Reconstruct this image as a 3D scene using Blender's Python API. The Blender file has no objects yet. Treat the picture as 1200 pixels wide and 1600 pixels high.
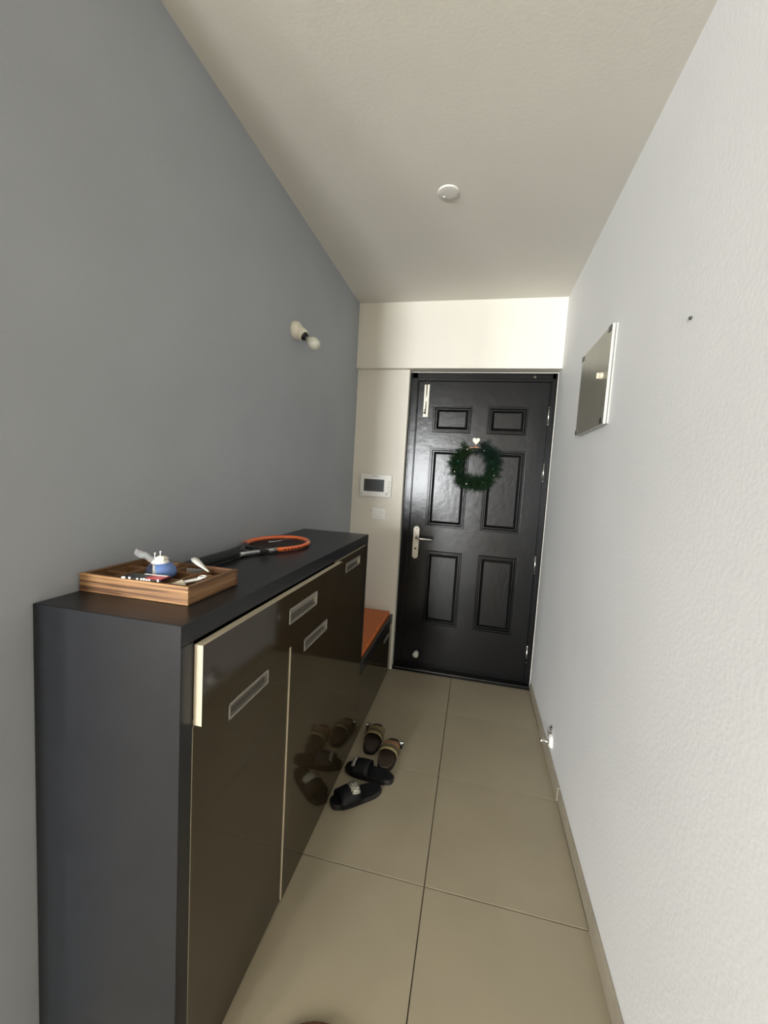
import bpy, bmesh, math, random
from mathutils import Vector, Matrix
random.seed(7)
PI = math.pi
SC = bpy.context.scene
COL = SC.collection

# ------------------------------------------------------------ camera
cam_d = bpy.data.cameras.new('camera')
cam = bpy.data.objects.new('camera', cam_d); COL.objects.link(cam)
Rv = Vector((0.97420723, 0.21786585, 0.05877712))
Uv = Vector((-0.07624301, 0.07264192, 0.99443962))
Fv = Vector((-0.21238475, 0.97327161, -0.08737903))
m = Matrix((Rv, Uv, -Fv)).transposed().to_4x4()
m.translation = Vector((0.95563, -3.09690, 1.53806))
cam.matrix_world = m
cam_d.sensor_fit = 'VERTICAL'; cam_d.sensor_height = 24.0
cam_d.lens = 24.0 * 646.486 / 1600
cam_d.clip_start = 0.02
SC.camera = cam

# ------------------------------------------------------------ world, daylight, exposure
SC.view_settings.view_transform = 'Standard'
SC.view_settings.look = 'None'
SC.view_settings.gamma = 1
SC.view_settings.use_curve_mapping = False
SC.view_settings.exposure = 0.08
w = bpy.data.worlds.new('world'); SC.world = w; w.use_nodes = True
w.node_tree.nodes['Background'].inputs[0].default_value = (0.75, 0.85, 1, 1)
w.node_tree.nodes['Background'].inputs[1].default_value = 0.6

def area_light(name, loc, rot, sx, sy, energy, color):
    d = bpy.data.lights.new(name, 'AREA'); d.shape = 'RECTANGLE'
    d.size = sx; d.size_y = sy; d.energy = energy; d.color = color
    o = bpy.data.objects.new(name, d); COL.objects.link(o)
    o.location = loc; o.rotation_euler = rot
    return o
LY_WIN = -12.45
# daylight coming through the living room window (behind the camera, beyond the end of the grey wall)
WX0, WX1, WZ0, WZ1 = -1.75, -0.50, 0.10, 2.60
area_light('window_daylight', ((WX0+WX1)/2, LY_WIN, (WZ0+WZ1)/2), (PI/2, 0, 0), WX1-WX0-.1, WZ1-WZ0-.1, 1040, (0.95, 0.98, 1.0))
# added fill light brightening the right wall, placed far left in the living room
area_light('side_fill_light', (-3.15, -10.6, 1.45), (0, -PI/2, 0), 1.6, 2.1, 780, (0.97, 0.98, 1.0))

# ------------------------------------------------------------ materials
def nmat(name, col, rough=.5, metal=0, spec=.5, coat=0, coat_r=.1, noise=None, bump=None, alpha=1, trans=0, var=None):
    mt = bpy.data.materials.new(name); mt.use_nodes = True
    nt = mt.node_tree; b = nt.nodes['Principled BSDF']
    b.inputs['Base Color'].default_value = (*col, 1)
    b.inputs['Roughness'].default_value = rough
    b.inputs['Metallic'].default_value = metal
    b.inputs['Specular IOR Level'].default_value = spec
    b.inputs['Coat Weight'].default_value = coat
    b.inputs['Coat Roughness'].default_value = coat_r
    b.inputs['Transmission Weight'].default_value = trans
    b.inputs['Alpha'].default_value = alpha
    tc = nt.nodes.new('ShaderNodeTexCoord')
    if noise:   # (scale, amount) mottled colour
        n = nt.nodes.new('ShaderNodeTexNoise'); n.inputs['Scale'].default_value = noise[0]; n.inputs['Detail'].default_value = 6
        nt.links.new(tc.outputs['Object'], n.inputs['Vector'])
        r = nt.nodes.new('ShaderNodeValToRGB')
        a = noise[1]
        r.color_ramp.elements[0].position = .3; r.color_ramp.elements[1].position = .7
        r.color_ramp.elements[0].color = (*[c*(1-a) for c in col], 1)
        c2 = noise[2] if len(noise) > 2 else [min(1, c*(1+a)) for c in col]
        r.color_ramp.elements[1].color = (*c2, 1)
        nt.links.new(n.outputs['Fac'], r.inputs['Fac'])
        nt.links.new(r.outputs['Color'], b.inputs['Base Color'])
    if bump:    # (scale, strength, distance)
        n = nt.nodes.new('ShaderNodeTexNoise'); n.inputs['Scale'].default_value = bump[0]; n.inputs['Detail'].default_value = 4
        nt.links.new(tc.outputs['Object'], n.inputs['Vector'])
        bp = nt.nodes.new('ShaderNodeBump'); bp.inputs['Strength'].default_value = bump[1]; bp.inputs['Distance'].default_value = bump[2]
        nt.links.new(n.outputs['Fac'], bp.inputs['Height'])
        nt.links.new(bp.outputs['Normal'], b.inputs['Normal'])
    return mt

def wood(name, c1, c2, axis, scale=18, rough=.5, spec=.4, strength=6):
    mt = bpy.data.materials.new(name); mt.use_nodes = True
    nt = mt.node_tree; b = nt.nodes['Principled BSDF']
    b.inputs['Roughness'].default_value = rough; b.inputs['Specular IOR Level'].default_value = spec
    tc = nt.nodes.new('ShaderNodeTexCoord'); mp = nt.nodes.new('ShaderNodeMapping')
    s = [scale]*3; s['xyz'.index(axis)] = scale*.025
    mp.inputs['Scale'].default_value = s
    nt.links.new(tc.outputs['Object'], mp.inputs['Vector'])
    n = nt.nodes.new('ShaderNodeTexNoise'); n.inputs['Scale'].default_value = strength; n.inputs['Detail'].default_value = 5
    n.inputs['Distortion'].default_value = .15
    nt.links.new(mp.outputs['Vector'], n.inputs['Vector'])
    r = nt.nodes.new('ShaderNodeValToRGB')
    r.color_ramp.elements[0].position = .4; r.color_ramp.elements[1].position = .58
    r.color_ramp.elements[0].color = (*c1, 1); r.color_ramp.elements[1].color = (*c2, 1)
    nt.links.new(n.outputs['Fac'], r.inputs['Fac']); nt.links.new(r.outputs['Color'], b.inputs['Base Color'])
    return mt

WALL_BUMP = (150, .2, .0025)
M = {}
M['grey_paint'] = nmat('grey_paint', (.37, .395, .425), .6, spec=.3, noise=(2.2, .04), bump=WALL_BUMP)
M['white_paint'] = nmat('white_paint', (.765, .77, .765), .6, spec=.35, noise=(1.6, .03), bump=(80, .24, .003))
M['cream_paint'] = nmat('cream_paint', (.78, .745, .66), .6, spec=.3, noise=(1.6, .03), bump=WALL_BUMP)
M['ceiling_paint'] = nmat('ceiling_paint', (.77, .745, .68), .8, spec=.2, noise=(1.2, .025), bump=(80, .15, .0025))
M['living_paint'] = nmat('living_paint', (.42, .40, .37), .7)
M['tile'] = nmat('tile', (.375, .325, .23), .28, spec=.45, noise=(3.0, .05), bump=(6, .04, .01))
M['skirting'] = nmat('skirting', (.36, .32, .245), .4, noise=(8, .12))
M['grout'] = nmat('grout', (.10, .075, .045), .9, noise=(30, .3))
M['door_black'] = nmat('door_black', (.004, .004, .0042), .23, spec=.29, noise=(5, .2), bump=(22, .14, .006))
M['door_groove'] = nmat('door_groove', (.006, .006, .007), .4)
M['laminate'] = nmat('laminate', (.012, .013, .016), .33, spec=.4, noise=(25, .12), bump=(600, .12, .001))
M['brown_gloss'] = nmat('brown_gloss', (.034, .024, .012), .07, spec=.55, noise=(400, .18))
M['edge_cream'] = nmat('edge_cream', (.62, .55, .42), .4)
M['aluminium'] = nmat('aluminium', (.50, .47, .42), .42, metal=.85, noise=(60, .05))
M['chrome'] = nmat('chrome', (.75, .74, .70), .22, metal=1)
M['pocket_dark'] = nmat('pocket_dark', (.10, .09, .075), .4, metal=.4)
M['orange_vinyl'] = nmat('orange_vinyl', (.62, .16, .035), .55, noise=(40, .08), bump=(200, .2, .002))
M['orange_frame'] = nmat('orange_frame', (.90, .17, .035), .3, coat=.5)
M['black_plastic'] = nmat('black_plastic', (.012, .012, .013), .3)
M['black_grip'] = nmat('black_grip', (.010, .010, .011), .7, bump=(80, .5, .004))
M['silver_paint'] = nmat('silver_paint', (.55, .56, .57), .25, metal=.7)
M['string'] = nmat('string', (.03, .03, .032), .4)
M['oak'] = wood('oak', (.10, .045, .02), (.42, .23, .10), 'x')
M['oak_y'] = wood('oak_y', (.14, .07, .03), (.30, .17, .08), 'y')
M['walnut'] = wood('walnut', (.10, .045, .02), (.22, .11, .05), 'x')
M['walnut_floor'] = nmat('walnut_floor', (.05, .02, .014), .5, noise=(30, .3))
M['blue_plastic'] = nmat('blue_plastic', (.13, .22, .48), .35, noise=(20, .08))
M['navy_plastic'] = nmat('navy_plastic', (.03, .035, .06), .35)
M['white_plastic'] = nmat('white_plastic', (.86, .85, .80), .3)
M['ivory_plastic'] = nmat('ivory_plastic', (.82, .78, .66), .35)
M['offwhite_plastic'] = nmat('offwhite_plastic', (.86, .85, .80), .35)
M['red_print'] = nmat('red_print', (.65, .06, .07), .35, noise=(60, .25))
M['clear_plastic'] = nmat('clear_plastic', (.95, .96, .96), .15, alpha=.28, bump=(60, .8, .01))
M['screen'] = nmat('screen', (.07, .075, .08), .15)
M['grey_print'] = nmat('grey_print', (.18, .18, .18), .5)
M['frost_glass'] = nmat('frost_glass', (.60, .60, .52), .25, spec=.6)
M['box_metal'] = nmat('box_metal', (.30, .29, .235), .35, metal=.35, noise=(7, .08))
M['box_white'] = nmat('box_white', (.55, .545, .51), .4)
M['dark_metal'] = nmat('dark_metal', (.06, .06, .055), .4, metal=.5)
M['needle_green'] = nmat('needle_green', (.007, .032, .010), .6, noise=(40, .5))
M['needle_olive'] = nmat('needle_olive', (.014, .034, .008), .6, noise=(40, .5))
M['needle_blue'] = nmat('needle_blue', (.006, .020, .016), .6, noise=(40, .5))
M['bauble'] = nmat('bauble', (.01, .06, .04), .12, metal=.6)
M['rose_wire'] = nmat('rose_wire', (.75, .38, .22), .3, metal=.4)
M['cream_heart'] = nmat('cream_heart', (.90, .84, .68), .35)
M['olive_strap'] = nmat('olive_strap', (.21, .17, .075), .5, noise=(60, .2), bump=(150, .3, .002))
M['tan_strap'] = nmat('tan_strap', (.42, .23, .12), .5, noise=(60, .15), bump=(150, .3, .002))
M['brown_footbed'] = nmat('brown_footbed', (.045, .030, .020), .65, noise=(20, .4))
M['black_sole'] = nmat('black_sole', (.010, .009, .009), .55)
M['black_rubber'] = nmat('black_rubber', (.0045, .005, .007), .5, spec=.3, noise=(20, .2))
M['glitter'] = nmat('glitter', (.60, .56, .44), .25, metal=.8, noise=(140, .9), bump=(160, 1, .01))
M['grey_highlight'] = nmat('grey_highlight', (.24, .23, .22), .5, noise=(60, .3))
M['gold'] = nmat('gold', (.85, .78, .60), .15, metal=1)
M['disc_brown'] = nmat('disc_brown', (.22, .10, .05), .9, noise=(60, .3))
M['rubber_white'] = nmat('rubber_white', (.80, .80, .74), .5)
M['window_frame'] = nmat('window_frame', (.7, .7, .7), .5)

# ------------------------------------------------------------ mesh helpers
def B(): return bmesh.new()
def box(bm, x0, x1, y0, y1, z0, z1, bev=0, seg=2, mi=0):
    vs = [bm.verts.new(p) for p in ((x0,y0,z0),(x1,y0,z0),(x1,y1,z0),(x0,y1,z0),(x0,y0,z1),(x1,y0,z1),(x1,y1,z1),(x0,y1,z1))]
    fs = [bm.faces.new([vs[i] for i in f]) for f in ((0,3,2,1),(4,5,6,7),(0,1,5,4),(1,2,6,5),(2,3,7,6),(3,0,4,7))]
    for f in fs: f.material_index = mi
    if bev:
        es = list({e for f in fs for e in f.edges})
        bmesh.ops.bevel(bm, geom=es, offset=bev, segments=seg, profile=.5, affect='EDGES')
    return fs
def tube(bm, pts, r, n=10, cap=True, closed=False, flat=1.0):
    """sweep a circle along pts; r number or list; flat scales the section along its second axis"""
    pts = [Vector(p) for p in pts]; k = len(pts)
    rr = r if isinstance(r, (list, tuple)) else [r]*k
    rings = []; up = None
    for i, p in enumerate(pts):
        a = pts[(i-1) % k] if (closed or i > 0) else p
        c = pts[(i+1) % k] if (closed or i < k-1) else p
        t = (c-a).normalized()
        if up is None:
            up = t.orthogonal().normalized()
        up = (up - t*up.dot(t)).normalized()
        s = t.cross(up)
        rings.append([bm.verts.new(p + up*math.cos(2*PI*j/n)*rr[i] + s*math.sin(2*PI*j/n)*rr[i]*flat) for j in range(n)])
    for i in range(k if closed else k-1):
        A, C = rings[i], rings[(i+1) % k]
        for j in range(n):
            f = bm.faces.new((A[j], A[(j+1)%n], C[(j+1)%n], C[j])); f.smooth = True
    if cap and not closed:
        bm.faces.new(rings[0][::-1]); bm.faces.new(rings[-1])
def lathe(bm, prof, origin=(0,0,0), axis=(0,0,1), n=24, smooth=True):
    """prof = [(r, h)...] turned round axis"""
    ax = Vector(axis).normalized(); u = ax.orthogonal().normalized(); v = ax.cross(u); o = Vector(origin)
    rings = []
    for r, h in prof:
        if r < 1e-6: rings.append([bm.verts.new(o+ax*h)])
        else: rings.append([bm.verts.new(o+ax*h+(u*math.cos(2*PI*j/n)+v*math.sin(2*PI*j/n))*r) for j in range(n)])
    for A, C in zip(rings, rings[1:]):
        for j in range(n):
            if len(A) == 1 and len(C) == 1: continue
            if len(A) == 1: f = bm.faces.new((A[0], C[(j+1)%n], C[j]))
            elif len(C) == 1: f = bm.faces.new((A[j], A[(j+1)%n], C[0]))
            else: f = bm.faces.new((A[j], A[(j+1)%n], C[(j+1)%n], C[j]))
            f.smooth = smooth
def prism(bm, pts, ext, bev=0):
    """polygon pts (3D) extruded by vector ext"""
    ext = Vector(ext)
    a = [bm.verts.new(p) for p in pts]; c = [bm.verts.new(Vector(p)+ext) for p in pts]; n = len(pts)
    fs = [bm.faces.new(a[::-1]), bm.faces.new(c)]
    for i in range(n): fs.append(bm.faces.new((a[i], a[(i+1)%n], c[(i+1)%n], c[i])))
    if bev:
        es = list({e for f in fs[:2] for e in f.edges})
        bmesh.ops.bevel(bm, geom=es, offset=bev, segments=2, profile=.5, affect='EDGES')
def obj(name, bm, mats, parent=None, label=None, kind=None, local=False, smooth=None):
    """link ONE mesh object; world-coordinate mesh gets its origin at its centre (local=True leaves it)"""
    bmesh.ops.recalc_face_normals(bm, faces=bm.faces)
    me = bpy.data.meshes.new(name)
    if not local:
        lo = [min(v.co[i] for v in bm.verts) for i in range(3)]; hi = [max(v.co[i] for v in bm.verts) for i in range(3)]
        c = Vector([(a+b)/2 for a, b in zip(lo, hi)]); c.z = lo[2]
        bmesh.ops.translate(bm, verts=bm.verts, vec=-c)
    bm.to_mesh(me); bm.free()
    for mm in (mats if isinstance(mats, (list, tuple)) else [mats]): me.materials.append(M[mm])
    if smooth is not None:
        for p in me.polygons: p.use_smooth = smooth
    o = bpy.data.objects.new(name, me); COL.objects.link(o)
    if not local: o.location = c
    if parent:
        o.parent = parent
        if not local: 
            o.location = c - world_loc(parent)
    if label: o['label'] = label
    if kind: o['kind'] = kind
    return o
def world_loc(o):
    p = Vector(o.location)
    while o.parent: o = o.parent; p = p + Vector(o.location)
    return p
def empty(name, loc, rz=0):
    o = bpy.data.objects.new(name, None); COL.objects.link(o); o.location = loc; o.rotation_euler = (0, 0, rz)
    o.empty_display_size = .05
    return o
def tag(o, label, cat, group=None):
    o['label'] = label; o['category'] = cat
    if group: o['group'] = group
    return o
def struct(name, bm, mat, parent=None):
    o = obj(name, bm, mat, parent)
    if not parent: o['kind'] = 'structure'
    return o

# ------------------------------------------------------------ room shell
XR, H, ZS = 1.4685, 2.813, 2.34
YR, RX = -2.50, 3.4    # white wall's end, cut short unseen to lessen bounce; far side of the opening
YE = -2.60          # end of the grey wall
LX, LY = -3.2, -12.5 # living room extents behind the camera
bm = B(); box(bm, LX, XR+.12, LY, .25, -.12, -.006); box(bm, XR+.12, RX, LY, YR+.12, -.12, -.006); floor = struct('floor', bm, 'grout')
# floor tiles: 0.6 m porcelain tiles, one shared mesh
T = .6; J = .0019; XC, YT = .8795, -.4421
cache = {}
def tile(x0, x1, y0, y1):
    key = (round(x1-x0, 4), round(y1-y0, 4))
    if key not in cache:
        bm = B(); hx, hy = (x1-x0)/2-J, (y1-y0)/2-J
        box(bm, -hx, hx, -hy, hy, -.006, 0, bev=.0006, seg=1)
        bmesh.ops.recalc_face_normals(bm, faces=bm.faces)
        me = bpy.data.meshes.new('tile'); bm.to_mesh(me); bm.free(); me.materials.append(M['tile']); cache[key] = me
    o = bpy.data.objects.new('tile', cache[key]); COL.objects.link(o); o.parent = floor
    o.location = Vector(((x0+x1)/2, (y0+y1)/2, 0)) - world_loc(floor)
xs = [LX] + [XC + k*T for k in range(-6, 1)] + [XR-.0095]
ys = [LY] + [YT + k*T for k in range(-19, 1)] + [.075]
for i in range(len(xs)-1):
    for j in range(len(ys)-1):
        if (i < 5) and ys[j] > YE: continue      # nothing under the living room's far wall
        tile(xs[i], xs[i+1], ys[j], ys[j+1])
for i in range(4):
    for j in range(len(ys)-1):
        if ys[j+1] < YR: tile(XR-.0095+i*.485, XR-.0095+(i+1)*.485, ys[j], ys[j+1])

bm = B(); box(bm, LX-.12, RX+.12, LY-.12, .25, H, H+.12); struct('ceiling', bm, 'ceiling_paint')
bm = B(); box(bm, -.13, 0, YE, .25, -.006, H); struct('wall_left', bm, 'grey_paint')
bm = B(); box(bm, XR, XR+.12, YR, .25, -.006, H); struct('wall_right', bm, 'white_paint')
bm = B(); box(bm, XR+.12, RX, YR, YR+.12, -.006, H); box(bm, RX, RX+.12, LY, YR+.12, -.006, H); struct('wall_added_opening', bm, 'living_paint')  # unseen walls of the right-hand opening, added to dim the near surfaces
bm = B()
box(bm, 0, .405, .05, .25, -.006, ZS)          # pier beside the door
box(bm, 0, XR, 0, .25, ZS, H, bev=0)           # beam above the door
box(bm, .405, XR, .116, .25, 2.3365, ZS)         # strip over the frame
box(bm, 1.4655, XR, .113, .25, -.006, 2.3365)       # plaster strip right of the frame
box(bm, .405, 1.4655, .185, .25, -.006, 2.3365)      # behind the door
struct('wall_back', bm, 'cream_paint')
bm = B(); box(bm, LX, -.13, YE, YE+.13, -.006, H); struct('wall_living', bm, 'living_paint')
bm = B()
box(bm, LX-.12, LX, LY, -11.7, -.006, H); box(bm, LX-.12, LX, -9.5, YE+.13, -.006, H)  # wall left open for the added side light
box(bm, LX-.12, LX, -11.7, -9.5, -.006, .6); box(bm, LX-.12, LX, -11.7, -9.5, 2.3, H)
struct('wall_side', bm, 'living_paint')
bm = B()
box(bm, LX-.12, WX0, LY-.12, LY, -.006, H); box(bm, WX1, RX+.12, LY-.12, LY, -.006, H)
box(bm, WX0, WX1, LY-.12, LY, -.006, WZ0); box(bm, WX0, WX1, LY-.12, LY, WZ1, H)
struct('wall_front', bm, 'living_paint')
bm = B()
for a, b_ in ((WX0, WX0+.05), (WX1-.05, WX1), ((WX0+WX1)/2-.03, (WX0+WX1)/2+.03)):
    box(bm, a, b_, LY-.10, LY-.07, WZ0, WZ1, bev=.004)
box(bm, WX0, WX1, LY-.10, LY-.07, WZ0, WZ0+.05, bev=.004); box(bm, WX0, WX1, LY-.10, LY-.07, WZ1-.05, WZ1, bev=.004)
struct('window_1', bm, 'window_frame')
bm = B()
for a, b_ in ((-11.7, -11.65), (-9.55, -9.5), (-10.63, -10.57)):
    box(bm, LX-.1, LX-.07, a, b_, .6, 2.3, bev=.004)
box(bm, LX-.1, LX-.07, -11.7, -9.5, .6, .65, bev=.004); box(bm, LX-.1, LX-.07, -11.7, -9.5, 2.25, 2.3, bev=.004)
struct('added_side_window', bm, 'window_frame')  # unseen window, added around the side fill light

# right skirting: pieces of tile
base = empty('baseboard_right', (XR-.005, -1.5, 0)); base['kind'] = 'structure'
yb = [.045] + [YT - k*T for k in range(0, 5)]
for k in range(len(yb)-1):
    bm = B(); t = .0125 if k % 2 else .0105
    box(bm, XR-t, XR-.0004, yb[k+1]+.0012, yb[k]-.0012, .0005, .066 + (.002 if k % 2 else 0), bev=.0012, seg=1)
    obj('skirting_tile', bm, 'skirting', base)

# ------------------------------------------------------------ front door
door = empty('door_1', (.93, .1, 0)); door['kind'] = 'structure'
FY, LYF = .112, .128
bm = B()   # frame: stepped profile, jamb left, jamb right, head
for (x0, x1, s) in ((.409, .466, 1), (1.424, 1.460, -1)):
    box(bm, x0, x1, FY, .18, 0.0128, 2.329, bev=.003)
    if s > 0: box(bm, x1-.018, x1+.006, FY+.006, .18, 0.0128, 2.28, bev=.003); box(bm, x0+.006, x0+.016, FY-.004, FY+.01, 0.0128, 2.325, bev=.002)
    else: box(bm, x0-.006, x0+.014, FY+.006, .18, 0.0128, 2.28, bev=.003); box(bm, x1-.012, x1-.004, FY-.004, FY+.01, 0.0128, 2.325, bev=.002)
box(bm, .409, 1.460, FY, .18, 2.287, 2.329, bev=.003)
box(bm, .46, 1.43, FY+.007, .18, 2.27, 2.29, bev=.003)
obj('door_frame', bm, 'door_black', door)
bm = B(); box(bm, .411, 1.4555, .056, .17, 0.0128, .040, bev=.006); obj('threshold', bm, 'door_black', door)
PAN = [(.592, .888, 1.885, 2.094), (.998, 1.288, 1.885, 2.094), (.588, .890, 1.163, 1.768), (1.004, 1.294, 1.163, 1.782),
       (.608, .892, .390, .982), (1.008, 1.300, .398, .982)]
XS = sorted({p[0] for p in PAN} | {p[1] for p in PAN}); 
bm = B()   # leaf: face with six openings
LX0, LX1, LZ0, LZ1 = .474, 1.417, .030, 2.268
def quad(bm, pts, mi=0):
    f = bm.faces.new([bm.verts.new(p) for p in pts]); f.material_index = mi; return f
def leaf_face(y):
    rows = [(LZ0, .390, []), (.390, .982, [(.608, .892), (1.008, 1.300)]), (.982, 1.163, []), (1.163, 1.775, [(.589, .891), (1.003, 1.294)]),
            (1.775, 1.885, []), (1.885, 2.094, [(.592, .888), (.998, 1.288)]), (2.094, LZ1, [])]
    for z0, z1, holes in rows:
        cuts = [LX0] + [c for h in holes for c in h] + [LX1]
        for i in range(0, len(cuts), 2):
            quad(bm, ((cuts[i], y, z0), (cuts[i+1], y, z0), (cuts[i+1], y, z1), (cuts[i], y, z1)))
    return [(h, z0, z1) for z0, z1, holes in rows for h in holes]
holes = leaf_face(LYF)
for (a, b_), z0, z1 in holes:   # groove walls
    y0, y1 = LYF, LYF+.014
    quad(bm, ((a,y0,z0),(a,y1,z0),(a,y1,z1),(a,y0,z1))); quad(bm, ((b_,y0,z0),(b_,y0,z1),(b_,y1,z1),(b_,y1,z0)))
    quad(bm, ((a,y0,z0),(b_,y0,z0),(b_,y1,z0),(a,y1,z0))); quad(bm, ((a,y0,z1),(a,y1,z1),(b_,y1,z1),(b_,y0,z1)))
box(bm, LX0, LX1, LYF+.014, LYF+.045, LZ0, LZ1)
quad(bm, ((LX0,LYF,LZ0),(LX0,LYF,LZ1),(LX0,LYF+.014,LZ1),(LX0,LYF+.014,LZ0))); quad(bm, ((LX1,LYF,LZ0),(LX1,LYF+.014,LZ0),(LX1,LYF+.014,LZ1),(LX1,LYF,LZ1)))
quad(bm, ((LX0,LYF,LZ1),(LX1,LYF,LZ1),(LX1,LYF+.014,LZ1),(LX0,LYF+.014,LZ1))); quad(bm, ((LX0,LYF,LZ0),(LX0,LYF+.014,LZ0),(LX1,LYF+.014,LZ0),(LX1,LYF,LZ0)))
leaf = obj('door_leaf', bm, 'door_black', door)
def ring(bm, rects):
    """successive rectangles (x0,x1,z0,z1,y) joined by slopes, last one filled"""
    prev = None
    for x0, x1, z0, z1, y in rects:
        vs = [bm.verts.new(p) for p in ((x0,y,z0),(x1,y,z0),(x1,y,z1),(x0,y,z1))]
        if prev:
            for i in range(4): bm.faces.new((prev[i], prev[(i+1)%4], vs[(i+1)%4], vs[i]))
        prev = vs
    bm.faces.new(prev)
for (a, b_), z0, z1 in holes:
    bm = B()
    def rc(d, y): return (a+d, b_-d, z0+d, z1-d, y)
    fl = LYF+.0138
    ring(bm, [rc(.001, fl), rc(.006, fl), rc(.008, LYF+.003), rc(.011, LYF-.003), rc(.017, LYF-.003), rc(.020, LYF+.006), rc(.024, fl), rc(.030, fl), rc(.050, LYF+.002), rc(.056, LYF+.002)])
    obj('panel', bm, 'door_black', leaf)
for z in (2.03, 1.626, .945, .262):
    bm = B(); tube(bm, [(1.4225, LYF-.006, z-.062), (1.4225, LYF-.006, z+.062)], .0075, 10)
    lathe(bm, [(0, .004), (.006, .002), (.0085, 0), (.0085, -.004)], (1.4225, LYF-.006, z+.064)); lathe(bm, [(0, -.004), (.006, -.002), (.0085, 0), (.0085, .004)], (1.4225, LYF-.006, z-.064))
    obj('hinge', bm, 'chrome', leaf)
# lever handle on a long rounded plate
bm = B(); cx, w_, z0, z1 = .527, .0225, .905, 1.163; y = LYF-.0005
pts = [(cx+w_*math.cos(a), y, z1-w_+w_*math.sin(a)) for a in [PI*i/10 for i in range(11)]] + [(cx-w_*math.cos(a), y, z0+w_-w_*math.sin(a)) for a in [PI*i/10 for i in range(11)]]
prism(bm, pts, (0, -.009, 0), bev=.003)
obj('handle_plate', bm, 'aluminium', leaf, label='brushed metal handle plate')
bm = B(); zc = 1.072
tube(bm, [(cx+.008, LYF-.008, zc), (cx+.008, LYF-.045, zc), (cx+.014, LYF-.056, zc), (cx+.03, LYF-.059, zc), (cx+.13, LYF-.058, zc-.001)], [.0095, .0095, .009, .0085, .0085], 12)
lathe(bm, [(.015, 0), (.015, .004), (.011, .006)], (cx+.008, LYF-.009, zc), (0, -1, 0))
obj('lever', bm, 'chrome', leaf)
bm = B(); lathe(bm, [(0, .003), (.006, .003), (.008, 0)], (cx, LYF-.0095, .985), (0, -1, 0)); obj('keyhole', bm, 'dark_metal', leaf)
bm = B(); lathe(bm, [(0, .002), (.005, .002), (.007, 0)], (cx, LYF-.0095, 1.146), (0, -1, 0)); obj('screw', bm, 'chrome', leaf)
# tower bolt at the upper left
bm = B(); box(bm, .517, .557, LYF-.010, LYF-.0003, 2.0, 2.243, bev=.002)
box(bm, .535, .557, LYF-.016, LYF-.009, 2.0, 2.243, bev=.003)
obj('bolt_body', bm, 'ivory_plastic', leaf, label='pale metal bolt body')
bm = B(); tube(bm, [(.537, LYF-.013, 2.02), (.537, LYF-.013, 2.283)], .006, 10); obj('bolt_rod', bm, 'chrome', leaf)
bm = B(); lathe(bm, [(0, .004), (.006, .004), (.007, 0)], (.526, LYF-.010, 2.033), (0, -1, 0)); lathe(bm, [(0, .004), (.004, .004), (.005, 0)], (.529, LYF-.010, 2.052), (0, -1, 0)); obj('bolt_catch', bm, 'dark_metal', leaf)
# round door stop at the lower left, small screw at top right
bm = B(); lathe(bm, [(.020, 0), (.020, .006), (.014, .012), (.012, .03), (.020, .036), (.024, .044), (.018, .052), (0, .054)], (.588, LYF-.0003, .142), (0, -1, 0))
obj('stop_knob', bm, 'frost_glass', leaf, label='small pale round knob near the bottom')
bm = B(); lathe(bm, [(.010, 0), (.009, .003), (0, .004)], (1.306, FY-.0003, 2.302), (0, -1, 0)); obj('frame_screw', bm, 'pocket_dark', door)

door.scale = (1.008, 1, 1.008); door.location.z = -.0122

# ------------------------------------------------------------ wreath on a heart hook
hook = empty('heart_hook', (.93, LYF-.001, 1.80)); tag(hook, 'cream heart-shaped adhesive hook on the black front door above the wreath', 'hook')
bm = B(); pts = []
for i in range(28):
    t = 2*PI*i/28
    hx = 16*math.sin(t)**3; hz = 13*math.cos(t)-5*math.cos(2*t)-2*math.cos(3*t)-math.cos(4*t)
    pts.append((.930+hx*.00165, LYF-.0006, 1.838+hz*.0019))
prism(bm, pts, (0, -.009, 0)); obj('heart', bm, 'cream_heart', hook)
bm = B(); tube(bm, [(.930, LYF-.010, 1.815), (.930, LYF-.012, 1.800), (.930, LYF-.020, 1.783), (.930, LYF-.034, 1.784), (.930, LYF-.038, 1.796)], .0035, 8); obj('hook_arm', bm, 'rose_wire', hook)

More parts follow.
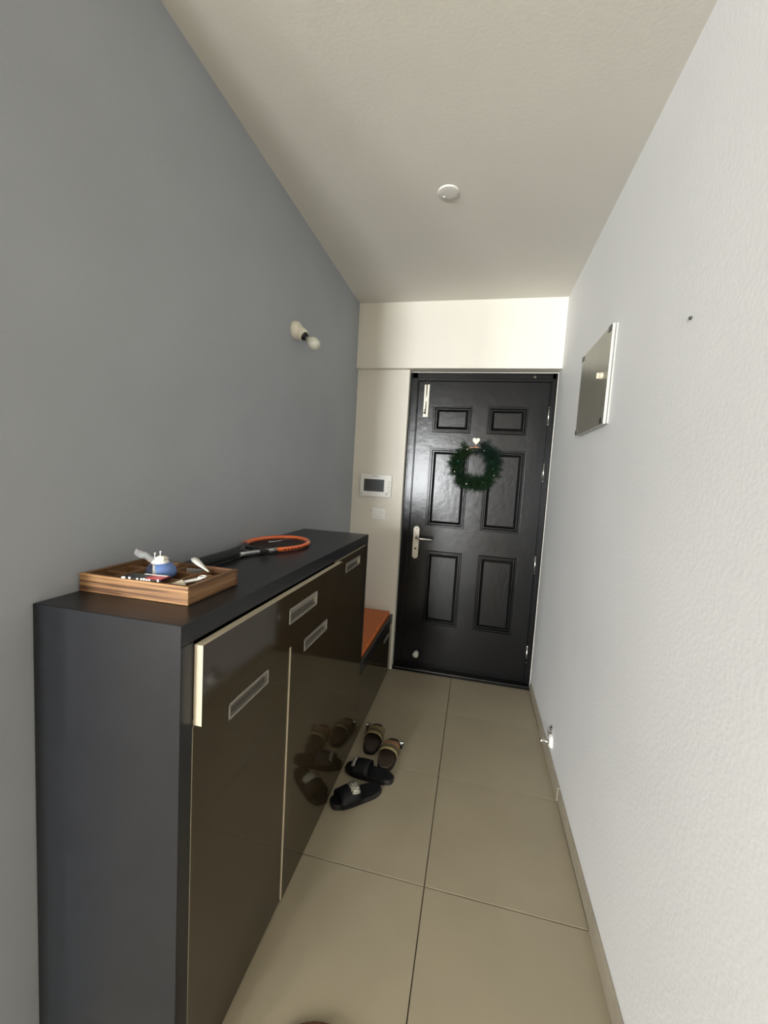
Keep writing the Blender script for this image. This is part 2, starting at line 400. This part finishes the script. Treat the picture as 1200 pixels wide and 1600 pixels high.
WC = Vector((.933, LYF-.062, 1.650)); WR = .138
wreath = empty('wreath', (WC.x, WC.y, WC.z-.2)); tag(wreath, 'green artificial pine wreath hanging on the black front door', 'wreath')
bm = B(); tube(bm, [WC+Vector((WR*math.cos(2*PI*i/48), .018, WR*math.sin(2*PI*i/48))) for i in range(48)], .0045, 8, closed=True)
obj('wire_ring', bm, 'rose_wire', wreath, label='copper coloured wire ring bare at the top')
def needles(name, mat, angs, seed, rad=.066, n=44, nl=.040):
    rnd = random.Random(seed); bm = B()
    for a in angs:
        for s in range(2):
            aa = a + rnd.uniform(-.09, .09)
            p = WC + Vector((WR*math.cos(aa), 0, WR*math.sin(aa)))
            d = Vector((math.cos(aa)*rnd.uniform(-1, 1), rnd.uniform(-.75, .1), math.sin(aa)*rnd.uniform(-1, 1))) + Vector((-math.sin(aa), 0, math.cos(aa)))*rnd.uniform(-.8, .8)
            d.normalize(); L = rad*rnd.uniform(.6, 1.1)
            tube(bm, [p, p+d*L], .0012, 4, cap=False)
            for k in range(n):
                f = k/n; q = p + d*L*f
                nd = (Vector((rnd.gauss(0, 1), rnd.gauss(0, 1), rnd.gauss(0, 1))).normalized() + d*.8).normalized()
                if q.y + nd.y*nl > LYF-.004: nd.y = -abs(nd.y)
                wv = nd.orthogonal().normalized()*.0011
                e = q + nd*nl*rnd.uniform(.6, 1)
                m_ = q + nd*nl*.4
                vs = [bm.verts.new(x) for x in (q-wv*.5, m_-wv, e, m_+wv)]
                bm.faces.new(vs)
    return obj(name, bm, mat, wreath, kind='stuff')
def arange(a0, a1, n): return [math.radians(a0+(a1-a0)*i/(n-1)) for i in range(n)]
needles('pine_needles', 'needle_green', arange(148, 400, 74), 3)
needles('pine_needles', 'needle_olive', arange(112, 190, 28)+arange(230, 330, 22), 4)
needles('pine_needles', 'needle_blue', arange(12, 72, 30), 5, rad=.074)
for a, rr, s in ((168, .125, .013), (15, .12, .010), (-8, .135, .009), (200, .15, .008), (250, .145, .008), (300, .14, .009), (50, .15, .009), (118, .13, .007), (62, .125, .006), (335, .155, .007)):
    a = math.radians(a); bm = B(); c = WC+Vector((rr*math.cos(a), -.05, rr*math.sin(a)))
    lathe(bm, [(s*math.sin(PI*i/8), -s*math.cos(PI*i/8)) for i in range(9)], c, (0, 0, 1), 14); obj('bauble', bm, 'bauble' if s > .008 else 'chrome', wreath)

# ------------------------------------------------------------ intercom, switch, lamp, box, ceiling cap, stopper
WY = .05
ic = empty('intercom', (.192, WY, 1.363)); tag(ic, 'white video intercom with a grey screen on the wall left of the door', 'intercom')
bm = B(); box(bm, .066, .320, WY-.024, WY-.0003, 1.368, 1.546, bev=.008, seg=3); obj('body', bm, 'offwhite_plastic', ic)
bm = B(); box(bm, .102, .262, WY-.0265, WY-.0235, 1.412, 1.506, bev=.001, seg=1); obj('screen', bm, 'screen', ic)
for k in range(5):
    bm = B(); box(bm, .293, .309, WY-.0265, WY-.0235, 1.408+k*.020, 1.416+k*.020, bev=.0012, seg=1); obj('button', bm, 'edge_cream', ic)
bm = B(); lathe(bm, [(.008, 0), (.007, .0025), (0, .003)], (.285, WY-.024, 1.397), (0, -1, 0)); obj('call_button', bm, 'box_white', ic)
bm = B()
for k in range(6): box(bm, .166+k*.0078, .1718+k*.0078, WY-.0247, WY-.0238, 1.5275, 1.5325)
obj('maker_mark', bm, 'grey_print', ic)
bm = B(); box(bm, .080, .096, WY-.0247, WY-.0238, 1.388, 1.391); box(bm, .082, .094, WY-.0247, WY-.0238, 1.393, 1.397); obj('sticker', bm, 'grey_print', ic)

sw = empty('light_switch', (.228, WY, 1.195)); tag(sw, 'small ivory light switch on the wall below the intercom', 'switch')
bm = B(); box(bm, .172, .284, WY-.010, WY-.0003, 1.196, 1.283, bev=.004, seg=2); obj('plate', bm, 'offwhite_plastic', sw)
bm = B(); box(bm, .198, .256, WY-.0145, WY-.0097, 1.214, 1.264, bev=.003, seg=2); obj('rocker', bm, 'white_plastic', sw)

lamp = empty('wall_lamp', (0, -1.093, 2.2)); tag(lamp, 'bare bulb in a cream angled holder on the grey wall', 'lamp')
LO = Vector((0.0005, -1.093, 2.243))
bm = B(); lathe(bm, [(.044, 0), (.044, .012), (.041, .024), (.030, .034), (0, .038)], LO, (1, 0, 0), 28); obj('lamp_base', bm, 'ivory_plastic', lamp)
ldir = Vector((.80, -.08, -.58)).normalized(); P0 = LO+Vector((.022, 0, -.006))
bm = B(); lathe(bm, [(.030, -.01), (.031, .02), (.028, .042), (0, .043)], P0, ldir, 24); obj('lamp_holder', bm, 'ivory_plastic', lamp)
bm = B(); lathe(bm, [(.0, .040), (.022, .040), (.022, .050), (0, .051)], P0, ldir, 24); obj('holder_ring', bm, 'black_plastic', lamp, label='black ring between holder and bulb')
bm = B(); lathe(bm, [(0, .050), (.015, .050), (.015, .066), (.018, .070), (.019, .074)], P0, ldir, 24); obj('bulb_cap', bm, 'chrome', lamp)
bm = B(); lathe(bm, [(.014, .069), (.016, .074), (.024, .086), (.030, .100), (.0315, .112), (.029, .125), (.021, .136), (.010, .141), (0, .142)], P0, ldir, 28)
obj('bulb', bm, 'frost_glass', lamp, label='unlit frosted glass bulb')

cap = empty('ceiling_cap', (.735, -1.135, H)); tag(cap, 'round white junction cover on the ceiling', 'ceiling cover')
bm = B(); lathe(bm, [(.048, .0003), (.0475, .003), (.044, .006), (.030, .0075), (0, .008)], (.735, -1.135, H), (0, 0, -1), 32, smooth=False); obj('cover_disc', bm, 'ceiling_paint', cap)
bm = B(); lathe(bm, [(.007, 0), (.006, .002), (0, .0025)], (.715, -1.115, H-.0078), (0, 0, -1)); obj('screw', bm, 'ceiling_paint', cap)

eb = empty('meter_box', (XR, -.98, 1.80)); tag(eb, 'flat grey metal electrical box on the white wall right of the door', 'electrical box')
bm = B(); box(bm, XR-.009, XR-.0003, -1.206, -.735, 1.806, 2.212, bev=.003); obj('back_plate', bm, 'box_white', eb)
bm = B(); box(bm, XR-.0155, XR-.009, -1.175, -.76, 1.82, 2.185); obj('inner_shade_body', bm, 'black_plastic', eb)  # black colour puts shade into the gap behind the cover
bm = B(); box(bm, XR-.0285, XR-.0155, -1.226, -.742, 1.802, 2.203, bev=.0035, seg=2)
cover = obj('cover', bm, ['box_metal', 'box_white'], eb)
for p in cover.data.polygons:      # edges coloured white for the window light falling on them, grey face
    if abs(p.normal.x) < .9 or p.normal.x > 0: p.material_index = 1
bm = B(); lathe(bm, [(.014, 0), (.014, .010), (.011, .014), (0, .015)], (XR-.0283, -1.150, 2.012), (-1, 0, 0), 20); box(bm, XR-.052, XR-.040, -1.153, -1.147, 2.0, 2.024, bev=.001); obj('lock_knob', bm, 'edge_cream', eb)
for yy, zz in ((-1.195, 2.187), (-.757, 2.187), (-1.195, 1.817), (-.757, 1.817)):
    bm = B(); box(bm, XR-.0315, XR-.0280, yy-.022, yy+.012, zz-.009, zz+.013, bev=.001); obj('corner_clip', bm, 'dark_metal', eb)

st = empty('door_stopper', (XR-.001, -.76, .10)); tag(st, 'small white round wall stopper with metal stem near the floor on the right', 'door stopper')
bm = B(); lathe(bm, [(.037, 0), (.037, .010), (.031, .016), (0, .018)], (XR-.0003, -.765, .137), (-1, 0, 0), 28); obj('stopper_disc', bm, 'rubber_white', st)
bm = B(); lathe(bm, [(.013, 0), (.008, .006), (.007, .030), (.012, .034), (.012, .044), (0, .046)], (XR-.017, -.765, .130), (-1, 0, 0), 20); obj('stem', bm, 'chrome', st)
sh = obj('screw_plug', (lambda b: (lathe(b, [(.010, 0), (.009, .008), (.004, .012), (0, .012)], (XR-.0003, -.745, .198), (-1, 0, 0), 16), b)[1])(B()), 'dark_metal')
tag(sh, 'tiny dark screw plug in the white wall just above the stopper', 'screw')
tag(obj('wall_nail', (lambda b: (lathe(b, [(.004, 0), (.004, .006), (0, .007)], (XR-.0003, -1.839, 1.993), (-1, 0, 0), 10), b)[1])(B()), 'dark_metal'), 'tiny dark nail in the bare upper part of the right wall', 'nail')

# ------------------------------------------------------------ shoe cabinet
D = .387; YN, YF, HC = -2.377, -.862, 1.205
cab = empty('shoe_cabinet', (.19, (YN+YF)/2, 0)); tag(cab, 'tall black shoe cabinet with glossy brown fronts along the grey wall', 'cabinet')
bm = B(); box(bm, .002, D, YN+.0022, YF, 1.158, HC, bev=.0012, seg=1); obj('top_board', bm, 'laminate', cab)
bm = B(); box(bm, .002, D, YN+.0022, YN+.040, .0005, 1.1575); box(bm, .002, D, YN, YN+.0022, .0005, HC, bev=.0006, seg=1); obj('side_board', bm, 'laminate', cab)
bm = B(); box(bm, .002, D, YF-.028, YF-.0005, .4795, 1.1575, bev=.0012, seg=1); box(bm, D-.03, D, YF-.028, YF-.0005, .3945, .4795, bev=.001, seg=1); obj('side_board', bm, 'laminate', cab)
bm = B(); box(bm, .002, .02, YN+.04, YF-.03, .02, 1.157); box(bm, .02, D-.025, YN+.04, YF-.03, .02, .035); obj('back_board', bm, 'laminate', cab)
bm = B(); box(bm, .03, D-.028, YN+.04, YF-.03, .0005, .02); obj('plinth', bm, 'black_plastic', cab)

def front(name, y0, y1, z0, z1, xf, th, pk, parent=cab):
    """front slab facing +x with a recessed pull (pk = y0,y1,z0,z1) cut in it; edges cream"""
    bm = B(); xb = xf-th
    P = lambda x, y, z: (x, y, z)
    if pk:
        a, b_, c, d = pk
        ysn = [y0, a, b_, y1]; zsn = [z0, c, d, z1]
        for i in range(3):
            for j in range(3):
                if i == 1 and j == 1: continue
                quad(bm, ((xf, ysn[i], zsn[j]), (xf, ysn[i+1], zsn[j]), (xf, ysn[i+1], zsn[j+1]), (xf, ysn[i], zsn[j+1])))
        q = xf-.013
        quad(bm, ((xf,a,c),(q,a,c),(q,a,d),(xf,a,d))); quad(bm, ((xf,b_,c),(xf,b_,d),(q,b_,d),(q,b_,c)))
        quad(bm, ((xf,a,c),(xf,b_,c),(q,b_,c),(q,a,c))); quad(bm, ((xf,a,d),(q,a,d),(q,b_,d),(xf,b_,d)))
        quad(bm, ((q,a,c),(q,b_,c),(q,b_,d),(q,a,d)))
    else:
        quad(bm, ((xf,y0,z0),(xf,y1,z0),(xf,y1,z1),(xf,y0,z1)))
    for f in ((( xf,y0,z0),(xf,y0,z1),(xb,y0,z1),(xb,y0,z0)), ((xf,y1,z0),(xb,y1,z0),(xb,y1,z1),(xf,y1,z1)),
              ((xf,y0,z1),(xf,y1,z1),(xb,y1,z1),(xb,y0,z1)), ((xf,y0,z0),(xb,y0,z0),(xb,y1,z0),(xf,y1,z0)), ((xb,y0,z0),(xb,y0,z1),(xb,y1,z1),(xb,y1,z0))):
        quad(bm, f, 1)
    bmesh.ops.remove_doubles(bm, verts=bm.verts, dist=.00001)
    o = obj(name, bm, ['brown_gloss', 'edge_cream'], parent)
    if pk: pull(o, xf, *pk)
    return o
def pull(parent, xf, a, b_, c, d):
    """rectangular metal recessed pull: rim, sloping upper half, dark slot"""
    bm = B(); q = xf-.012; r = .006; e = .0022
    box(bm, q, xf+e, a+.0005, a+r, c+.0005, d-.0005, bev=.001, seg=1); box(bm, q, xf+e, b_-r, b_-.0005, c+.0005, d-.0005, bev=.001, seg=1)
    box(bm, q, xf+e, a+.0005, b_-.0005, c+.0005, c+r*.9, bev=.001, seg=1); box(bm, q, xf+e, a+.0005, b_-.0005, d-r, d-.0005, bev=.001, seg=1)
    zm = d-(d-c)*.55
    prism(bm, [(xf+e*.6, a+r, d-r), (q+.001, a+r, zm), (q, a+r, zm), (q, a+r, d-r)], (0, b_-a-2*r, 0))
    hd = obj('handle', bm, 'aluminium', parent, label='recessed brushed metal pull')
    bm = B(); box(bm, q-.0008, q+.0012, a+r, b_-r, c+r*.9, zm); obj_ = obj('handle_slot', bm, 'pocket_dark', parent)
    return hd
YS = [-2.334, -1.846, -1.378, -.893]
front('drawer', YS[0], YS[2]+.002, .966, 1.150, D+.021, .021, (-1.905, -1.672, 1.045, 1.098))
front('cabinet_door', YS[0], YS[1]-.0015, .014, .960, D+.0000, .019, (-2.198, -1.992, .894, .940))
front('cabinet_door', YS[1]+.0015, YS[2]-.0015, .014, .960, D+.0045, .0235, (-1.735, -1.502, .885, .932))
front('cabinet_door', YS[2]+.0035, YS[3], .014, 1.150, D+.0020, .021, (-1.262, -1.030, 1.070, 1.118))

# ------------------------------------------------------------ low bench with orange cushion
bench = empty('shoe_bench', (.19, -.4, 0)); tag(bench, 'low black shoe bench with brown front between the cabinet and the door wall', 'bench')
bm = B(); box(bm, .002, D, YF+.001, .048, .410, .437, bev=.0015, seg=1); box(bm, D-.016, D+.002, YF+.001, .048, .395, .452, bev=.0015, seg=1); obj('seat_board', bm, 'laminate', bench)
fr = front('bench_drawer', YF-.028, .046, .014, .392, D+.0020, .019, (-.24, -.08, .318, .348), bench)
fr.data.materials[1] = M['brown_gloss']
bm = B(); box(bm, .002, .02, YF+.002, .047, .02, .41); box(bm, .02, D-.02, .03, .047, .02, .41); box(bm, .02, D-.03, YF+.002, .03, .0005, .03); obj('carcass', bm, 'laminate', bench)
bm = B(); box(bm, .006, D-.020, YF+.004, .040, .4375, .478, bev=.010, seg=3)
tag(obj('seat_cushion', bm, 'orange_vinyl'), 'orange padded seat cushion on the low bench behind the cabinet', 'cushion')

# ------------------------------------------------------------ wooden organiser tray and what lies in it
TX0, TX1, TY0, TY1, TZ0, TZ1 = .004, .316, -2.266, -2.058, HC+.0004, HC+.046
tray = empty('organiser_tray', ((TX0+TX1)/2, (TY0+TY1)/2, TZ0)); tag(tray, 'shallow wooden organiser tray with compartments on the near end of the cabinet', 'tray')
bm = B(); box(bm, TX0+.004, TX1-.004, TY0+.004, TY1-.004, TZ0, TZ0+.005); obj('tray_base', bm, 'walnut_floor', tray)
bm = B(); box(bm, TX0, TX1, TY0, TY0+.011, TZ0+.0003, TZ1, bev=.0015, seg=2); 
obj('tray_side', bm, 'oak', tray, label='front side of light streaky wood')
bm = B(); box(bm, TX0, TX1, TY1-.011, TY1, TZ0+.0003, TZ1, bev=.0015, seg=2); obj('tray_side', bm, 'walnut', tray)
bm = B(); box(bm, TX0, TX0+.011, TY0+.0113, TY1-.0113, TZ0+.0003, TZ1, bev=.0015, seg=1); obj('tray_side', bm, 'oak_y', tray)
bm = B(); box(bm, TX1-.011, TX1, TY0+.0113, TY1-.0113, TZ0+.0003, TZ1, bev=.0015, seg=1); obj('tray_side', bm, 'oak_y', tray)
tw = (TX1-TX0)/4; tl = (TY1-TY0)/3
for k in (1, 2, 3):
    bm = B(); box(bm, TX0+k*tw-.0025, TX0+k*tw+.0025, TY0+.0115, TY1-.0115, TZ0+.005, TZ1-.006); obj('divider', bm, 'oak_y', tray)
for k in (1, 2):
    for q in range(4):
        bm = B(); box(bm, TX0+q*tw+(.0028 if q else .0115), TX0+(q+1)*tw-(.0028 if q < 3 else .0115), TY0+k*tl-.0025, TY0+k*tl+.0025, TZ0+.005, TZ1-.007); obj('divider', bm, 'walnut', tray)

# blue and white dome shaped gadget
dc = Vector((.158, -2.168, TZ0+.0395))
gad = empty('dome_gadget', dc); tag(gad, 'blue dome-shaped plastic gadget with a white band lying in the wooden tray', 'gadget')
R_ = .038; hh = .034
bm = B(); lathe(bm, [(R_*.88, -.006), (R_, .0), (R_*.98, hh*.3), (R_*.88, hh*.56), (R_*.70, hh*.80), (R_*.40, hh*.96), (0, hh)], dc, (0, 0, 1), 36); lathe(bm, [(0, -.008), (R_*.88, -.006)], dc, (0, 0, 1), 36)
dome = obj('dome', bm, ['blue_plastic', 'navy_plastic'], gad)
for p in dome.data.polygons:
    if p.center.x*.76+p.center.y*.65 < -.016: p.material_index = 1
bm = B()   # white band over the dome
rows = []
for i in range(13):
    a = -PI*.5 + PI*i/12*.98
    rows.append([bm.verts.new(dc + Vector((.76, .65, 0))*(-.011+q*.0085) + Vector((.65, -.76, 0))*(-math.sin(a)*(R_*.93+.0012)) + Vector((0, 0, max(-.001, math.cos(a)*(hh*.97+.0012))))) for q in (-1, 1)])
for A, C in zip(rows, rows[1:]): bm.faces.new((A[0], A[1], C[1], C[0]))
bmesh.ops.solidify(bm, geom=bm.faces[:], thickness=.0015)
obj('band', bm, 'white_plastic', gad)
bm = B(); lathe(bm, [(R_*.56, hh*.84), (R_*.57, hh*.92), (R_*.46, hh+.002), (R_*.42, hh+.004), (0, hh+.004)], dc+Vector((-.002, -.001, 0)), (0, 0, 1), 28); obj('top_disc', bm, 'white_plastic', gad)
bm = B(); c2 = dc+Vector((.002, 0, hh+.0035)); box(bm, c2.x-.016, c2.x+.013, c2.y-.010, c2.y+.010, c2.z, c2.z+.007, bev=.002); box(bm, c2.x-.010, c2.x+.010, c2.y-.006, c2.y+.006, c2.z+.006, c2.z+.010, bev=.0015); obj('nozzle_block', bm, 'ivory_plastic', gad)
for dx, h in ((-.016, .018), (.001, .024)):
    bm = B(); p = dc+Vector((dx, -.004, hh)); tube(bm, [p, p+Vector((-.001, 0, h))], .0013, 8); lathe(bm, [(0, h-.002), (.0026, h), (.0022, h+.003), (0, h+.004)], p, (0, 0, 1), 10); obj('pin', bm, 'white_plastic', gad)
# crumpled clear wrapper
bm = B(); rnd = random.Random(5); g_ = []
for i in range(7):
    g_.append([bm.verts.new((.062+i*.011+rnd.uniform(-.002, .002), -2.158+j*.006, TZ0+.084-i*.0035+(.010 if j in (1, 2, 3) else -.004)*(1-.05*i)+rnd.uniform(-.003, .003)-j*.001)) for j in range(5)])
for i in range(6):
    for j in range(4): bm.faces.new((g_[i][j], g_[i+1][j], g_[i+1][j+1], g_[i][j+1]))
bmesh.ops.solidify(bm, geom=bm.faces[:], thickness=.0006)
tag(obj('plastic_wrapper', bm, 'clear_plastic'), 'crumpled clear plastic wrapper stuck to the blue gadget in the tray', 'wrapper')
# flat black and red case
cs = empty('flat_case', (.185, -2.245, TZ1+.001)); cs.rotation_euler = (0, 0, math.radians(4)); tag(cs, 'flat black case with a red label lying on the front rim of the tray', 'case')
bm = B(); box(bm, -.055, .050, -.019, .020, .0, .005, bev=.0015); obj('case_body', bm, 'black_plastic', cs, local=True)
bm = B(); box(bm, .006, .048, -.015, .019, .0051, .0062); obj('red_label', bm, 'red_print', cs, local=True)
bm = B(); box(bm, -.018, .044, .012, .0185, .0063, .0072); obj('white_strip', bm, 'white_plastic', cs, local=True)
bm = B()
for k, x in enumerate((-.052, -.047, -.033, -.012, -.001, .006, .013, .020, .043)):
    box(bm, x-.002, x+.0025, -.0202, -.0188, .0008, .0050+(k % 3)*.0006)
obj('case_teeth', bm, 'white_plastic', cs, local=True)
# white digital thermometer
th = empty('thermometer', (.230, -2.105, TZ1+.002)); tag(th, 'white tapered thermometer lying across the far compartments of the tray', 'thermometer')
th.rotation_euler = (0, math.radians(7), math.radians(-42+8))
bm = B(); rows = []
prof = [(-.058, .006), (-.054, .0095), (-.040, .011), (-.015, .0095), (.010, .007), (.035, .0042), (.058, .0015)]
for x, r in prof:
    rows.append([bm.verts.new((x, r*math.cos(2*PI*j/12), .006+.55*r*math.sin(2*PI*j/12)+.004)) for j in range(12)])
for A, C in zip(rows, rows[1:]):
    for j in range(12):
        f = bm.faces.new((A[j], A[(j+1)%12], C[(j+1)%12], C[j])); f.smooth = True
bm.faces.new(rows[0][::-1]); bm.faces.new(rows[-1]); obj('thermometer_body', bm, 'white_plastic', th, local=True)
# white nail clipper / small fastener
cl = empty('white_clip', (.283, -2.207, TZ1-.004)); cl.rotation_euler = (0, math.radians(-6), math.radians(55)); tag(cl, 'small white clip with a hole in the right front compartment of the tray', 'clip')
bm = B(); box(bm, -.022, .022, -.0055, .0055, 0, .006, bev=.002); obj('clip_body', bm, 'white_plastic', cl, local=True)
bm = B(); tube(bm, [(.024+.009*math.cos(2*PI*i/16), .008*math.sin(2*PI*i/16), .006) for i in range(16)], .0022, 8, closed=True); obj('clip_ring', bm, 'white_plastic', cl, local=True)
bm = B(); lathe(bm, [(0, .0), (.003, .001), (.004, .004), (.003, .007), (0, .008)], (.262, -2.19, TZ0+.030), (0, 0, 1), 12); lathe(bm, [(0, -.0245), (.0035, -.0245), (.0012, -.02), (.0012, .002)], (.262, -2.19, TZ0+.030), (0, 0, 1), 10)
tag(obj('push_pin', bm, 'white_plastic'), 'tiny white push pin in a dark compartment of the tray', 'pin')
bm = B(); prism(bm, [(.190, -2.110, TZ0+.0055), (.222, -2.085, TZ0+.0055), (.222, -2.085, TZ0+.040), (.190, -2.110, TZ0+.046)], (.002, -.003, 0))
tag(obj('paper_card', bm, 'silver_paint'), 'grey card standing in the tray behind the blue gadget', 'card')
bm = B(); prism(bm, [(.2455, -2.252, TZ0+.035), (.275, -2.250, TZ0+.031), (.287, -2.236, TZ0+.036), (.268, -2.226, TZ0+.045)], (0, 0, .004))
tag(obj('paper_scrap', bm, 'edge_cream'), 'small folded tan paper scrap at the front right corner of the tray', 'paper')

# ------------------------------------------------------------ tennis racket
rk = empty('tennis_racket', (.13, -1.45, HC)); rk.rotation_euler = (0, 0, math.radians(-2)); tag(rk, 'orange and black tennis racket lying on the cabinet top', 'racket')
HW, HL, ZR = .120, .172, .0125   # head centred on the empty
def hp(a): return Vector((HW*math.cos(a)*(1 if math.sin(a) > 0 else 1-.10*math.sin(a)**2), HL*math.sin(a), ZR))
bm = B(); A0, A1 = math.radians(-52), math.radians(232-18)
tube(bm, [hp(A0+(A1-A0)*i/50) for i in range(51)], .0112, 12, flat=.8); hd = obj('head_frame', bm, 'orange_frame', rk, local=True, label='orange upper part of the frame')
bm = B()
for i in range(16, 24):
    p = hp(A0+(A1-A0)*(i-14)/50*.5); p2 = p*1.0
for i in range(9):
    a = math.radians(-40+i*6); p = hp(a); n_ = Vector((math.cos(a)/HW, math.sin(a)/HL, 0)).normalized()
    t_ = Vector((-n_.y, n_.x, 0)); c = p+n_*.0102
    prism(bm, [c-t_*.004+Vector((0,0,-.003)), c+t_*(.002 if i%2 else .004)+Vector((0,0,-.003)), c+t_*(.002 if i%2 else .004)+Vector((0,0,.003)), c-t_*.004+Vector((0,0,.003))], n_*.0012)
obj('frame_print', bm, 'black_plastic', hd, local=True)
bm = B(); tube(bm, [hp(math.radians(-90+i*5)) for i in range(0, 9)], .0108, 12, flat=.8); tube(bm, [hp(math.radians(212+i*5)) for i in range(0, 13)], .0108, 12, flat=.8)
obj('throat_bridge', bm, 'black_plastic', rk, local=True)
for s in (-1, 1):
    a = math.radians(-52) if s > 0 else math.radians(214)
    p = hp(a)
    bm = B(); tube(bm, [p, p+Vector((-s*.012, -.030, 0)), Vector((s*.036, -.205, ZR)), Vector((s*.014, -.262, ZR)), Vector((s*.010, -.30, ZR+.001))], [.011, .0105, .010, .010, .011], 12, flat=.8)
    obj('throat_arm', bm, 'silver_paint' if s > 0 else 'black_plastic', rk, local=True)
bm = B(); box(bm, .030, .078, -.212, -.204, ZR-.004, ZR+.0125, bev=.002); box(bm, -.018, .018, -.262, -.232, .004, ZR+.011, bev=.004); obj('throat_guard', bm, 'black_plastic', rk, local=True)
bm = B(); tube(bm, [(0, -.285, .0165), (0, -.33, .0165), (0, -.46, .0165), (0, -.505, .0165), (0, -.512, .0165)], [.0125, .0145, .0148, .0162, .013], 8); obj('grip', bm, 'black_grip', rk, local=True)
bm = B()
for i in range(-7, 8):
    x = i*.0145; yy = HL*math.sqrt(max(0, 1-(x/HW)**2)); tube(bm, [(x, -yy*.97, ZR), (x, yy*.97, ZR)], .0007, 4, cap=False)
for i in range(-10, 11):
    y = i*.0155; xx = HW*math.sqrt(max(0, 1-(y/HL)**2)); tube(bm, [(-xx*.97, y, ZR+.0007), (xx*.97, y, ZR+.0007)], .0007, 4, cap=False)
obj('strings', bm, 'string', rk, local=True, kind='stuff')
bm = B(); tube(bm, [(-.035, -.02, ZR+.004), (-.012, .02, ZR+.004), (.01, .12, ZR+.004)], [.004, .005, .002], 8, flat=.5); obj('vibration_damper', bm, 'silver_paint', rk, local=True)
bm = B(); box(bm, .085, .112, -2.005, -1.925, HC+.0004, HC+.016, bev=.003)
tag(obj('black_case', bm, 'black_plastic'), 'small black box on the cabinet between the tray and the racket grip', 'box')

# ------------------------------------------------------------ footwear on the floor
def outline(L, W, n=28, waist=.05, heel=.90):
    pts = []
    for i in range(n):
        a = 2*PI*i/n; sg = lambda v, e: math.copysign(abs(v)**e, v); y = sg(math.sin(a), .86)*L/2; x = sg(math.cos(a), .62)*W/2
        f = (y/(L/2)+1)/2
        k = heel+(1-heel)*f - waist*math.exp(-((f-.42)/.16)**2)
        sq = 1.0
        pts.append(Vector((x*k*sq, y, 0)))
    return pts
def sole(bm, L, W, z0, z1, **k):
    prism(bm, [p+Vector((0, 0, z0)) for p in outline(L, W, **k)], (0, 0, z1-z0), bev=.004)
def strap(bm, W, y0, y1, z0, zt, th=.003, lean=0.0, n=14, wx=1.0):
    rows = []
    for i in range(n+1):
        a = PI*i/n; x = -math.cos(a)*W/2*wx; z = z0+(zt-z0)*math.sin(a)**.75
        rows.append([bm.verts.new((x, y0+(y1-y0)*j/4, z+lean*j/4*math.sin(a)+(zt-z0)*.10*math.sin(PI*j/4)*math.sin(a))) for j in range(5)])
    fs = []
    for A, C in zip(rows, rows[1:]):
        for j in range(4):
            f = bm.faces.new((A[j], A[j+1], C[j+1], C[j])); f.smooth = True; fs.append(f)
    bmesh.ops.recalc_face_normals(bm, faces=fs)
    bmesh.ops.solidify(bm, geom=fs, thickness=th)
def buckle_sandal(loc, rz, label, smat, side):
    t = empty('sandal', loc, rz); tag(t, label, 'sandal', 'buckled brown sandals on the floor')
    L, W = .262, .104
    bm = B(); sole(bm, L, W, 0, .022); obj('sole', bm, 'black_sole', t, local=True)
    bm = B(); sole(bm, L-.008, W-.008, .0215, .029); obj('footbed', bm, 'brown_footbed', t, local=True)
    bm = B(); strap(bm, W, .024, .082, .020, .058, lean=-.014); obj('front_strap', bm, smat, t, local=True)
    bm = B(); strap(bm, W+.004, -.034, .026, .020, .072, lean=-.012); obj('rear_strap', bm, 'olive_strap', t, local=True)
    bm = B(); strap(bm, W+.007, -.010, -.003, .022, .0765); obj('strap_stitching', bm, 'brown_footbed', t, local=True)
    bm = B(); box(bm, side*(W/2+.001)-.007, side*(W/2+.001)+.009, .052, .082, .022, .052, bev=.003)
    bk = obj('buckle_tab', bm, 'black_plastic', t, local=True)
    bm = B(); x = side*(W/2+.003)
    box(bm, x-.009, x+.009, .060, .074, .0505, .0555, bev=.002); obj('buckle', bm, 'gold', bk, local=True)
    return t
buckle_sandal((.487, -.862, .0003), math.radians(2), 'brown sandal with olive straps nearest the bench', 'olive_strap', -1)
buckle_sandal((.600, -.972, .0003), math.radians(-2), 'brown sandal with a tan front strap, right of its olive-strapped mate', 'tan_strap', 1)
def slide(loc, rz, label, smat, tilt=0):
    t = empty('slide_sandal', loc, rz); tag(t, label, 'sandal', 'black slides on the floor')
    L, W = .262, .100
    bm = B(); sole(bm, L, W, 0, .024); obj('sole', bm, 'black_sole', t, local=True)
    bm = B(); sole(bm, L-.010, W-.010, .0235, .028); obj('footbed', bm, 'black_rubber', t, local=True)
    bm = B(); strap(bm, W+.006, -.005, .095, .014, .074, th=.005, lean=-.018); obj('strap', bm, 'black_rubber', t, local=True)
    bm = B()
    if smat == 'glitter': strap(bm, W*.90, -.002, .040, .030, .0795, th=.003, lean=-.008)
    else: strap(bm, W*.80, .070, .088, .030, .072, th=.003, lean=-.004)  # grey band paints a highlight onto the plain black strap
    obj('strap_trim_or_highlight', bm, smat, t, local=True, label='sparkling silver patch' if smat == 'glitter' else 'grey highlight painted on strap')
    return t
# toes point towards the cabinet
slide((.511, -1.304, .0003), math.radians(130), 'black slide with a sparkling silver strap patch, nearest the camera', 'glitter')
slide((.532, -1.140, .0003), math.radians(84), 'plain black slide with a thin painted grey highlight, behind the sparkling one', 'grey_highlight')

# added brown disc, stands in for an unidentified sliver at the frame bottom
bm = B(); lathe(bm, [(0, .0005), (.148, .0005), (.150, .004), (.148, .008), (0, .009)], (.668, -2.258, 0), (0, 0, 1), 48)
tag(obj('added_disc', bm, 'disc_brown'), 'added brown disc standing in for an unidentified blurred sliver at the bottom edge of the picture', 'mat')
